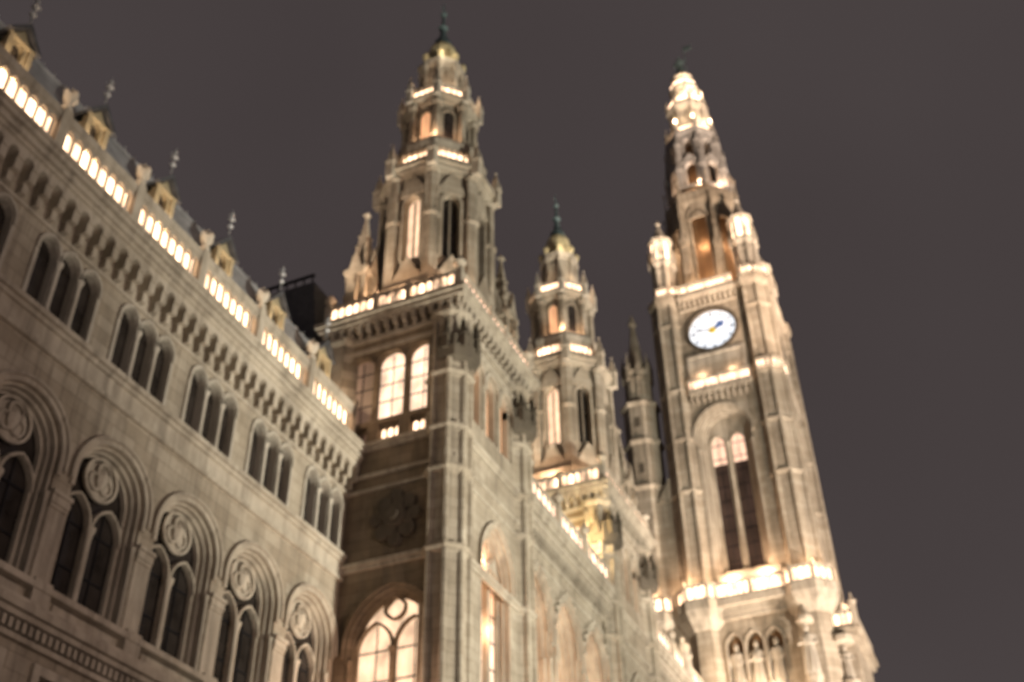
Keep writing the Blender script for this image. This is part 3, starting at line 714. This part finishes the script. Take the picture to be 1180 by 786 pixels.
for Fk, u in ((GL, -.3), (GF, 0)):
    tracery_window(Fk, u, 37.3, 48.7, 2.1, .25, .75, 'trim', ('room_dark', 'room_pink'), TC, pane_split=46.5, sub_spring=48.2, orders=4, step=.14, cap=47.6, oculus=False, lw=.52)
# corner turrets
for sx in (-1, 1):
    for sy in (-1, 1):
        x, y = KX + sx * 3.55, KY + sy * 3.6; a = 1.25; t = MB()
        pr = [(a + .25, 0), (a + .25, 26), (a + .1, 26.3)]
        for z in (33.6, 44.0 if (sx, sy) == (-1, 1) else 44.01, 48.5, 53.0, 59.5): pr += [(a, z - .2), (a + .1, z), (a + .16, z + .12), (a, z + .3)]
        pr += [(a, 61.6), (a + .3, 62.2), (a + .35, 62.6), (.9, 62.62)]
        t.stack((x, y), pr, 8)
        for k8 in range(8):
            tt = math.pi / 8 + k8 * math.pi / 4; r_ = a / math.cos(math.pi / 8)
            t.tube([(x + r_ * math.cos(tt), y + r_ * math.sin(tt), 36.6), (x + r_ * math.cos(tt), y + r_ * math.sin(tt), 61.5)], .15, 6)
        t = t.build('corner_turret', 'stone', TC)
        u = MB(); u.stack((x, y), [(.95, 62.6), (.95, 63.2), (.8, 63.4), (.8, 66.6), (1.05, 67.0), (1.05, 67.25)], 8)
        for k8 in range(8):
            tt = math.pi / 8 + k8 * math.pi / 4; r_ = .92; shaft(u, x + r_ * math.cos(tt), y + r_ * math.sin(tt), 63.3, 66.8, .12, 6)
            r_ = .86; shaft(u, x + r_ * math.cos(tt), y + r_ * math.sin(tt), 67.25, 69.6, .06, 6)
            pinnacle(u, x + 1.1 * math.cos(tt), y + 1.1 * math.sin(tt), 66.7, 69.0, .13)
            Fk = face_frame((x, y), .8, k8 * math.pi / 4); u.ring(Fk, arc(0, .17, 63.6, 65.8, .1, 4), arc(0, .28, 63.6, 65.8, .1, 4), -.02, .08)
        u.stack((x, y), [(.6, 67.25), (.6, 69.55)], 8)
        u.stack((x, y), [(1.0, 69.6), (1.05, 69.8), (.75, 70.0), (.4, 70.9), (.12, 71.8), (.12, 71.95), (.22, 72.1), (.03, 72.6)], 8)
        u.build('turret_lantern', 'pale', t)
        ringlamp(.8, 67.3, 69.5, 'lamp', t, range(8), (x, y))
        if sy < 0 or sx < 0: lamp('turret_lamp', 'POINT', (x - .9, y - .7, 68.2), None, 22, AMBER, .1)
# stair turret against the back corner
x, y = 74.6, 20.75; st = MB(); a = 1.3
pr = [(a + .1, 0), (a + .1, 34)]
for z in (35.0, 45.5, 49.6, 53.2): pr += [(a, z - .2), (a + .2, z), (a + .24, z + .15), (a, z + .35)]
pr += [(.98, 53.7), (.98, 56.4), (1.15, 56.6), (1.15, 56.8), (.75, 57.0), (.2, 61.6), (.2, 61.8), (.35, 62.1), (.05, 63.2)]
st.stack((x, y), pr, 8)
for k8 in range(8):
    tt = math.pi / 8 + k8 * math.pi / 4; pinnacle(st, x + 1.12 * math.cos(tt), y + 1.12 * math.sin(tt), 55.8, 58.6, .15)
    Fk = face_frame((x, y), .98, k8 * math.pi / 4); st.ring(Fk, arc(0, .2, 54.0, 55.6, .1, 4), arc(0, .32, 54.0, 55.6, .1, 4), -.02, .09)
stt = st.build('stair_turret', 'stone', TC)
for v in (39.0, 42.0, 46.8, 51.0): MB().box(face_frame((x, y), a, math.pi), -.22, .22, v, v + .85, -.05, .02).build('slit_window', 'dark', stt)
fil = MB(); fil.abox(73.6, 80, 17.5, 20.2, 0, 44); fil.prism(Frame((73.5, 18.8, 0), (0, -1, 0), (-1, 0, 0)), [(-1, 44), (1, 44), (0, 46)], -3, 0)
fil.build('stair_link', 'stone', TC)
# gallery below the big lights
gy = MB()
gy.abox(KX - H - .75, KX + H + .75, KY - H - .75, KY + H + .75, 34.6, 35.1)
gy.abox(KX - H - .4, KX + H + .4, KY - H - .4, KY + H + .4, 34.1, 34.595)
for sx in (-1, 1):
    for sy in (-1, 1): gy.stack((KX + sx * 3.6, KY + sy * 3.65), [(1.3, 33.2), (1.8, 34.0), (2.0, 34.5), (2.0, 35.12), (1.3, 35.13)], 8)
gy.stack((74.6, 20.75), [(1.4, 33.9), (1.8, 34.5), (1.8, 35.12), (1.4, 35.13)], 8)
gy.box(GL, -2.2, 2.2, 33.75, 34.09, .003, .3); 
for u in nich: gy.ring(GL, arc(u, .562, 29.5, 31.9, .35, 6), arc(u, .67, 29.5, 31.9, .35, 6), -.02, .1)
corbel_table(gy, GF, -2.2, 2.2, 33.2, 34.09, .003, .3, .4, .42)
gl_list = []
for ang in (math.pi, -math.pi / 2):
    Fk = face_frame(K, H + .68, ang); gl_list += [(Fk, -2.35, -.1), (Fk, .05, 2.3)]
for cx_, cy_, a in ((KX - 3.6, KY - 3.65, 1.95), (KX - 3.6, KY + 3.65, 1.95), (KX + 3.6, KY - 3.65, 1.95), (74.6, 20.75, 1.75)):
    for k in (3, 4, 5, 6):
        Fk = face_frame((cx_, cy_), a, k * math.pi / 4); hw = a * math.tan(math.pi / 8); gl_list.append((Fk, -hw + .1, hw - .1))
for Fk, a, b in gl_list:
    arcade(gy, Fk, a, b, 35.22, 36.3, -.1, 0, .38, .14)
    gy.box(Fk, a - .1, a - .005, 35.131, 36.55, -.13, .03)
gy.build('gallery', 'trim', TC)
for Fk, a, b in gl_list: MB().box(Fk, a + .08, b - .08, 35.2, 36.22, -.32, -.22).build('lamp_strip', 'lamp', TC)
# sloping water table and plinth over the gallery
pl = MB(); pl.prism(Frame((0, KY, 0), (1, 0, 0), (0, -1, 0)), [(KX - H - .35, 35.14), (KX - H + .0, 35.14), (KX - H + .0, 37.2), (KX - H - .35, 36.6)], -2.3, 2.3); pl.build('plinth', 'pale', TC)
# lit band, panel, clock and upper parapet on the two visible faces
for Fk in (GL, GF):
    b1 = MB(); b1.box(Fk, -2.5, 2.5, 52.45, 52.7, .002, .5); corbel_table(b1, Fk, -2.4, 2.4, 51.6, 52.44, .003, .3, .5, .36)
    arcade(b1, Fk, -2.45, -.06, 52.8, 53.75, .36, .46, .3, .11); arcade(b1, Fk, .06, 2.45, 52.8, 53.75, .36, .46, .3, .11); b1.box(Fk, -.055, .055, 52.705, 53.9, .34, .5)
    b1.build('balcony', 'trim', TC)
    MB().box(Fk, -2.4, 2.4, 52.75, 53.65, .16, .24).build('lamp_strip', 'lamp_soft' if Fk is GF else 'lamp_mid', TC)
    pn = MB(); pn.plate(Fk, rect(-2.4, 2.4, 53.95, 56.2), [rect(-2.1, 2.1, 54.25, 55.95)[::-1]], .002, .2); pn.box(Fk, -2.1, 2.1, 54.25, 55.95, .002, .1); pn.build('panel', 'pale', TC)
    ck = MB(); ck.prism(Fk, circ(0, 58.45, 2.0, 40), -.3, -.12); ck = ck.build('clock', 'clock', TC)
    rim = circ(0, 58.45, 1.92, 40); rim2 = circ(0, 58.45, 2.22, 40)
    cr = MB(); cr.ring(Fk, rim + rim[:1], rim2 + rim2[:1], -.11, .16); cr.build('rim', 'dark', ck)
    nm = MB()
    for h12 in range(12):
        t = h12 * math.pi / 6; 
        for q in ((-.05, .05) if h12 % 3 else (-.08, 0, .08)):
            cu, sn = math.cos(t), math.sin(t); p0 = [(1.4, q - .022), (1.78, q - .03), (1.78, q + .03), (1.4, q + .022)]
            nm.prism(Fk, [(a_ * cu - b_ * sn, 58.45 + a_ * sn + b_ * cu) for a_, b_ in p0], -.119, -.105)
    nm.build('numerals', 'iron', ck)
    def hand(name, ang, ln_, wd_, mat, w_):
        cu, sn = math.cos(ang), math.sin(ang)
        pl_ = [(-.3, -wd_ * .6), (ln_ * .55, -wd_), (ln_ * .62, -wd_ * 1.9), (ln_, 0), (ln_ * .62, wd_ * 1.9), (ln_ * .55, wd_), (-.3, wd_ * .6)]
        m_ = MB(); m_.prism(Fk, [(a_ * cu - b_ * sn, 58.45 + a_ * sn + b_ * cu) for a_, b_ in pl_], w_, w_ + .025); m_.build(name, mat, ck)
    hand('clock_hand', math.radians(32), 1.25, .2, 'blue', -.10)
    hand('clock_hand', math.radians(168), 1.6, .05, 'iron', -.07)
    hb = MB(); hb.prism(Fk, circ(0, 58.4, .3, 14), -.04, 0.0); hb.build('hub', 'yellow', ck)
    up = MB(); up.box(Fk, -2.4, 2.4, 60.9, 61.1, .002, .12); corbel_table(up, Fk, -2.4, 2.4, 61.15, 61.9, .003, .3, .45, .4); up.box(Fk, -2.4, 2.4, 61.91, 62.3, .002, .6)
    arcade(up, Fk, -2.3, -.06, 62.48, 63.3, .4, .5, .3, .11); arcade(up, Fk, .06, 2.3, 62.48, 63.3, .4, .5, .3, .11); up.box(Fk, -.055, .055, 62.31, 63.45, .38, .54)
    up.build('upper_parapet', 'trim', TC)
    MB().box(Fk, -2.25, 2.25, 62.42, 63.2, .2, .28).build('lamp_strip', 'lamp_mid', TC)
for k in (4, 5, 6):                                   # little balconies of light on the near turret
    for cx_, cy_, z in ((KX - 3.55, KY - 3.6, 53.3), (KX - 3.55, KY - 3.6, 62.75), (KX - 3.55, KY + 3.6, 62.75)):
        Fk = face_frame((cx_, cy_), 1.62, k * math.pi / 4); bb = MB(); arcade(bb, Fk, -.5, .5, z, z + .7, -.07, 0, .26, .09); bb = bb.build('turret_parapet', 'trim', TC)
        MB().box(Fk, -.48, .48, z, z + .62, -.25, -.17).build('lamp_strip', 'lamp_mid', bb)
# spire
sp = MB()
sp.stack(K, [(3.7, 62.42), (3.3, 63.4), (3.1, 63.6), (2.5, 63.7)], 8)
def spire_stage(mb, a, z0, z1, hw, inner, taper=0.0):
    for k in range(8):
        Fk = face_frame(K, a, k * math.pi / 4); wd = a * math.tan(math.pi / 8) - .01; h_ = z1 - z0
        mb.plate(Fk, [(-wd, z0), (wd, z0), (wd, z1), (-wd, z1)], [arc(0, hw, z0 + .3, z1 - hw * 2.6, hw * .6, 6)[::-1]], -.35, 0)
        mb.ring(Fk, arc(0, hw + .002, z0 + .3, z1 - hw * 2.6, hw * .6, 6), arc(0, hw + .14, z0 + .3, z1 - hw * 2.6, hw * .6, 6), .002, .12)
        mb.prism(Fk, [(-wd * .9, z1 - h_ * .16), (wd * .9, z1 - h_ * .16), (0, z1 + h_ * .14)], .003, .12)
        t = math.pi / 8 + k * math.pi / 4; r_ = a / math.cos(math.pi / 8)
        pinnacle(mb, K[0] + (r_ + .08) * math.cos(t), K[1] + (r_ + .08) * math.sin(t), z0, z1 + h_ * .42, .26)
spire_stage(sp, 3.1, 63.6, 73.6, .7, None)
sp.stack(K, [(2.95, 73.3), (3.15, 73.6), (3.3, 74.2), (3.3, 75.3), (3.15, 75.4), (2.2, 75.42)], 8)
for k in range(8):                                   # outer pinnacles joined to the spire by small flying arches
    t = math.pi / 8 + k * math.pi / 4; x, y = KX + 3.75 * math.cos(t), KY + 3.75 * math.sin(t)
    pinnacle(sp, x, y, 63.0, 77.0 if k % 2 else 74.5, .3)
    sp.tube([(x, y, 70.5), (KX + 3.0 * math.cos(t), KY + 3.0 * math.sin(t), 72.2), (KX + 2.4 * math.cos(t), KY + 2.4 * math.sin(t), 72.8)], .12, 6)
sp.build('spire_base', 'stone', TC)
s2 = MB(); spire_stage(s2, 2.6, 76.4, 80.2, .52, None); spire_stage(s2, 2.3, 80.25, 83.6, .42, None)
for k in range(8):
    Fk = face_frame(K, 2.85, k * math.pi / 4); hw = 2.85 * math.tan(math.pi / 8); arcade(s2, Fk, -hw + .08, hw - .08, 75.5, 76.5, -.08, 0, .3, .11)
s2.stack(K, [(2.1, 83.3), (2.4, 83.7), (2.5, 84.0), (2.5, 84.3), (1.4, 84.32)], 8)
s2.build('spire_middle', 'greystone', TC)
for k in (3, 4, 5, 6):
    t = k * math.pi / 4; lamp('spire_lamp', 'POINT', (KX + 2.42 * math.cos(t), KY + 2.42 * math.sin(t), 64.3), None, 120, (1, .66, .42), .08)
    lamp('spire_lamp', 'POINT', (KX + 2.42 * math.cos(t), KY + 2.42 * math.sin(t), 69.5), None, 70, (1, .66, .42), .08)
    lamp('spire_lamp', 'POINT', (KX + 1.75 * math.cos(t), KY + 1.75 * math.sin(t), 77.0), None, 60, (1, .66, .42), .08)
co = MB(); co.stack(K, [(1.9, 63.5), (1.9, 73.5), (1.35, 76.3), (1.2, 83.5)], 8); co.build('spire_core', 'orange', TC)  # stone core with the inner lamps' orange light put into its colour
s3 = MB()
for k in range(8):
    Fk = face_frame(K, 2.25, k * math.pi / 4); hw = 2.25 * math.tan(math.pi / 8); arcade(s3, Fk, -hw + .06, hw - .06, 84.4, 85.3, -.07, 0, .27, .1)
s3.stack(K, [(1.8, 84.33), (1.8, 85.2), (1.6, 85.4), (1.5, 88.2), (1.8, 88.5), (1.95, 88.7), (1.95, 89.1), (1.3, 89.2), (1.2, 91.6), (1.45, 91.9), (1.45, 92.2), (1.0, 92.4), (.9, 93.6), (1.1, 93.8), (1.1, 94.0), (.5, 94.3), (.4, 94.6)], 8)
for k in range(8):
    t = math.pi / 8 + k * math.pi / 4
    shaft(s3, KX + 1.75 * math.cos(t), KY + 1.75 * math.sin(t), 85.2, 88.4, .13, 6)
    pinnacle(s3, KX + 2.4 * math.cos(t), KY + 2.4 * math.sin(t), 83.8, 86.6, .17)
    pinnacle(s3, KX + 1.95 * math.cos(t), KY + 1.95 * math.sin(t), 88.5, 90.8, .13)
    shaft(s3, KX + 1.36 * math.cos(t), KY + 1.36 * math.sin(t), 89.2, 91.8, .1, 6)
s3.build('spire_top', 'pale', TC)
ringlamp(2.05, 84.45, 85.2, 'lamp', TC, (2, 3, 4, 5, 6), K)
ringlamp(1.75, 89.12, 89.9, 'lamp', TC, (2, 3, 4, 5, 6), K)
ringlamp(1.25, 92.22, 92.9, 'lamp', TC, (2, 3, 4, 5, 6), K)
for q in ((-4.4, 0, 63.4, 420), (-3.3, -3.3, 64.2, 160), (0, -4.4, 63.4, 220), (-3.2, 3.2, 64.2, 160), (-3.3, -1.4, 64.0, 220), (-2.4, -2.4, 64.0, 200), (-2.75, -.6, 76.7, 110), (-1.7, -2.2, 76.7, 110), (-2.35, .9, 86.0, 190), (-2.3, -.9, 86.0, 190), (-1.2, -2.2, 86.0, 180), (-2.0, -.4, 90.4, 140), (-1.2, -1.7, 90.4, 140), (-1.55, -.6, 93.2, 70)):
    lamp('spire_lamp', 'POINT', (KX + q[0], KY + q[1], q[2]), None, q[3] * 1.6, WARM if q[2] < 80 else AMBER, .12)
for q in ((-5.15, 1.2, 36.7, 420), (-5.15, -1.2, 36.7, 420), (-5.6, 4.4, 36.7, 260), (-5.6, -4.6, 36.7, 160), (-3.4, -5.9, 36.7, 160), (-4.6, 7.2, 36.7, 220), (2, -5.4, 36.7, 160), (-4.95, -1.2, 54.0, 60), (-4.95, 1.3, 54.0, 60)):
    lamp('gallery_lamp', 'POINT', (KX + q[0], KY + q[1], q[2]), None, q[3] * .8, WARM, .12)
lamp('niche_lamp', 'POINT', (KX - H - 1.6, KY, 28.2), None, 520, AMBER, .2)
# front porch of the clock tower with its own balcony
po = MB(); po.abox(74.3, 81.0, 7.75, KY - H - .002, 0, 31.6); po.abox(74.0, 81.3, 7.45, KY - H - .003, 31.6, 32.0); po.abox(73.8, 81.5, 7.25, KY - H - .004, 32.005, 32.25)
po.build('porch', 'stone', TC)
pb = MB(); Fp = Frame((73.95, 0, 0), (0, -1, 0), (-1, 0, 0)); Fq = Frame((0, 7.4, 0), (1, 0, 0), (0, -1, 0))
arcade(pb, Fp, -9.2, -7.6, 32.35, 33.3, -.08, 0, .36, .13); arcade(pb, Fq, 74.2, 81.1, 32.35, 33.3, -.08, 0, .36, .13)
pb.abox(73.8, 74.2, 7.25, 7.65, 32.252, 33.6); pb.stack((74.0, 7.45), [(.2, 33.602), (.3, 33.9), (.1, 34.1), (.05, 34.5)], 8)
pb.build('porch_parapet', 'trim', TC)
MB().box(Fp, -9.1, -7.8, 32.3, 33.2, -.3, -.2).build('lamp_strip', 'lamp', TC)

# ================================================================== statues
def statue_mesh(kind):
    mb = MB(); rng = random.Random(kind)
    mb.stack((0, 0), [(.42, 0), (.42, .12), (.36, .14), (.40, .3), (.36, .8), (.31, 1.25), (.29, 1.45), (.36, 1.75), (.40, 2.0), (.36, 2.12), (.12, 2.2), (.11, 2.3), (.13, 2.32)], 14, 0, 1, .72)
    for i in range(9):                                # folds of the robe
        t = math.pi * 2 * i / 9 + kind; mb.tube([(.37 * math.cos(t), .27 * math.sin(t), .15), (.33 * math.cos(t + .1), .24 * math.sin(t + .1), .9), (.27 * math.cos(t + .2), .2 * math.sin(t + .2), 1.5)], [.08, .07, .04], 6)
    mb.stack((0, -.03), [(.03, 2.24), (.13, 2.3), (.165, 2.42), (.17, 2.52), (.14, 2.63), (.03, 2.69)], 12, 0, .92, 1)
    mb.tube([(0, -.19, 2.47), (0, -.235, 2.42)], [.025, .03], 5)
    if kind == 1:
        mb.tube([(.36, 0, 2.02), (.48, -.08, 1.62), (.26, -.34, 1.5), (.12, -.38, 1.56)], [.11, .095, .075, .07], 8)
        mb.tube([(-.36, 0, 2.02), (-.46, -.05, 1.62), (-.42, -.28, 1.28)], [.11, .09, .075], 8)
        mb.tube([(-.42, -.3, .1), (-.42, -.3, 2.3)], .05, 6)
    elif kind == 2:
        mb.tube([(.36, 0, 2.02), (.46, -.1, 1.62), (.1, -.36, 1.6)], [.11, .09, .075], 8)
        mb.tube([(-.36, 0, 2.02), (-.47, -.1, 1.62), (-.1, -.37, 1.72)], [.11, .09, .075], 8)
        mb.prism(Frame((0, -.36, 0), (1, 0, 0), (0, -1, 0)), rect(-.17, .17, 1.5, 1.85), -.05, .05)
    else:                                             # armed standard bearer
        mb.tube([(.36, 0, 2.02), (.6, -.1, 1.85), (.62, -.3, 2.15)], [.12, .1, .08], 8)
        mb.tube([(.62, -.32, .05), (.62, -.32, 3.6)], .05, 6)
        mb.prism(Frame((.62, -.32, 0), (1, 0, 0), (0, -1, 0)), [(.0, 2.9), (.75, 2.95), (.6, 3.2), (.75, 3.5), (0, 3.55)], -.04, .04)
        mb.tube([(-.36, 0, 2.02), (-.5, 0, 1.6), (-.4, -.2, 1.3)], [.12, .1, .08], 8)
    o = mb.build('tmp', 'pale'); md = o.modifiers.new('r', 'REMESH'); md.mode = 'VOXEL'; md.voxel_size = .045
    bpy.context.view_layer.update()
    me = bpy.data.meshes.new_from_object(o.evaluated_get(bpy.context.evaluated_depsgraph_get())); me.name = 'statue'
    me.polygons.foreach_set('use_smooth', [True] * len(me.polygons))
    old = o.data; bpy.data.objects.remove(o); bpy.data.meshes.remove(old)
    return me
SM = {k: statue_mesh(k) for k in (1, 2, 3)}
def statue(kind, loc, rz, sc, label, mat='pale', group='stone statues on the clock tower'):
    me = SM[kind]
    if mat != 'pale': me = me.copy(); me.materials.clear(); me.materials.append(M[mat])
    o = bpy.data.objects.new('statue', me); COL.objects.link(o); o.location = loc; o.rotation_euler = (0, 0, rz); o.scale = (sc,) * 3
    return tag(o, label, 'statue', group)
LEFT = -math.pi / 2                                    # statues face the viewer's side (-X)
for i, u in enumerate(nich):
    p_ = GL(u, 28.62, -.28)
    statue((1, 2, 1)[i], p_, LEFT, 1.32, ('robed stone statue in the leftmost of the three niches under the lit gallery', 'stone statue in the middle niche of the three under the lit gallery', 'robed stone statue in the rightmost of the three niches under the lit gallery')[i])
br = MB()
x0, y0 = KX - 3.6 - 1.75, KY - 3.6 + .35
br.stack((x0 + .2, y0), [(.25, 27.2), (.45, 28.3), (.55, 28.6), (.55, 28.8)], 8); br.build('statue_bracket', 'trim', TC); br = MB(); br.stack((x0 + .2, y0), [(.4, 32.3), (.55, 32.4), (.55, 32.7), (.35, 33.0), (.1, 33.6)], 8)
br.build('canopy', 'trim', TC)
statue(2, (x0, y0, 28.8), LEFT, 1.25, 'pale stone statue under a canopy on the corner turret right of the three niches')
br = MB(); br.stack((73.9, 8.5), [(.25, 27.6), (.6, 28.2), (.6, 28.5)], 8); br.build('statue_bracket', 'trim', TC); br = MB(); br.stack((73.9, 8.5), [(.5, 31.0), (.7, 31.15), (.7, 31.5)], 8); br.build('canopy', 'trim', TC)
statue(1, (73.85, 8.5, 28.5), LEFT, .9, 'small statue below the lowest balcony at the far right edge of the clock tower')
statue(1, (68.2, 17.75, 28.52), LEFT, .95, 'lit statue standing on the parapet ledge left of the clock tower', 'pale', None)
statue(3, (KX, KY, 94.6), LEFT, 1.15, 'dark metal figure with a banner on the tip of the clock tower', 'copper', None)
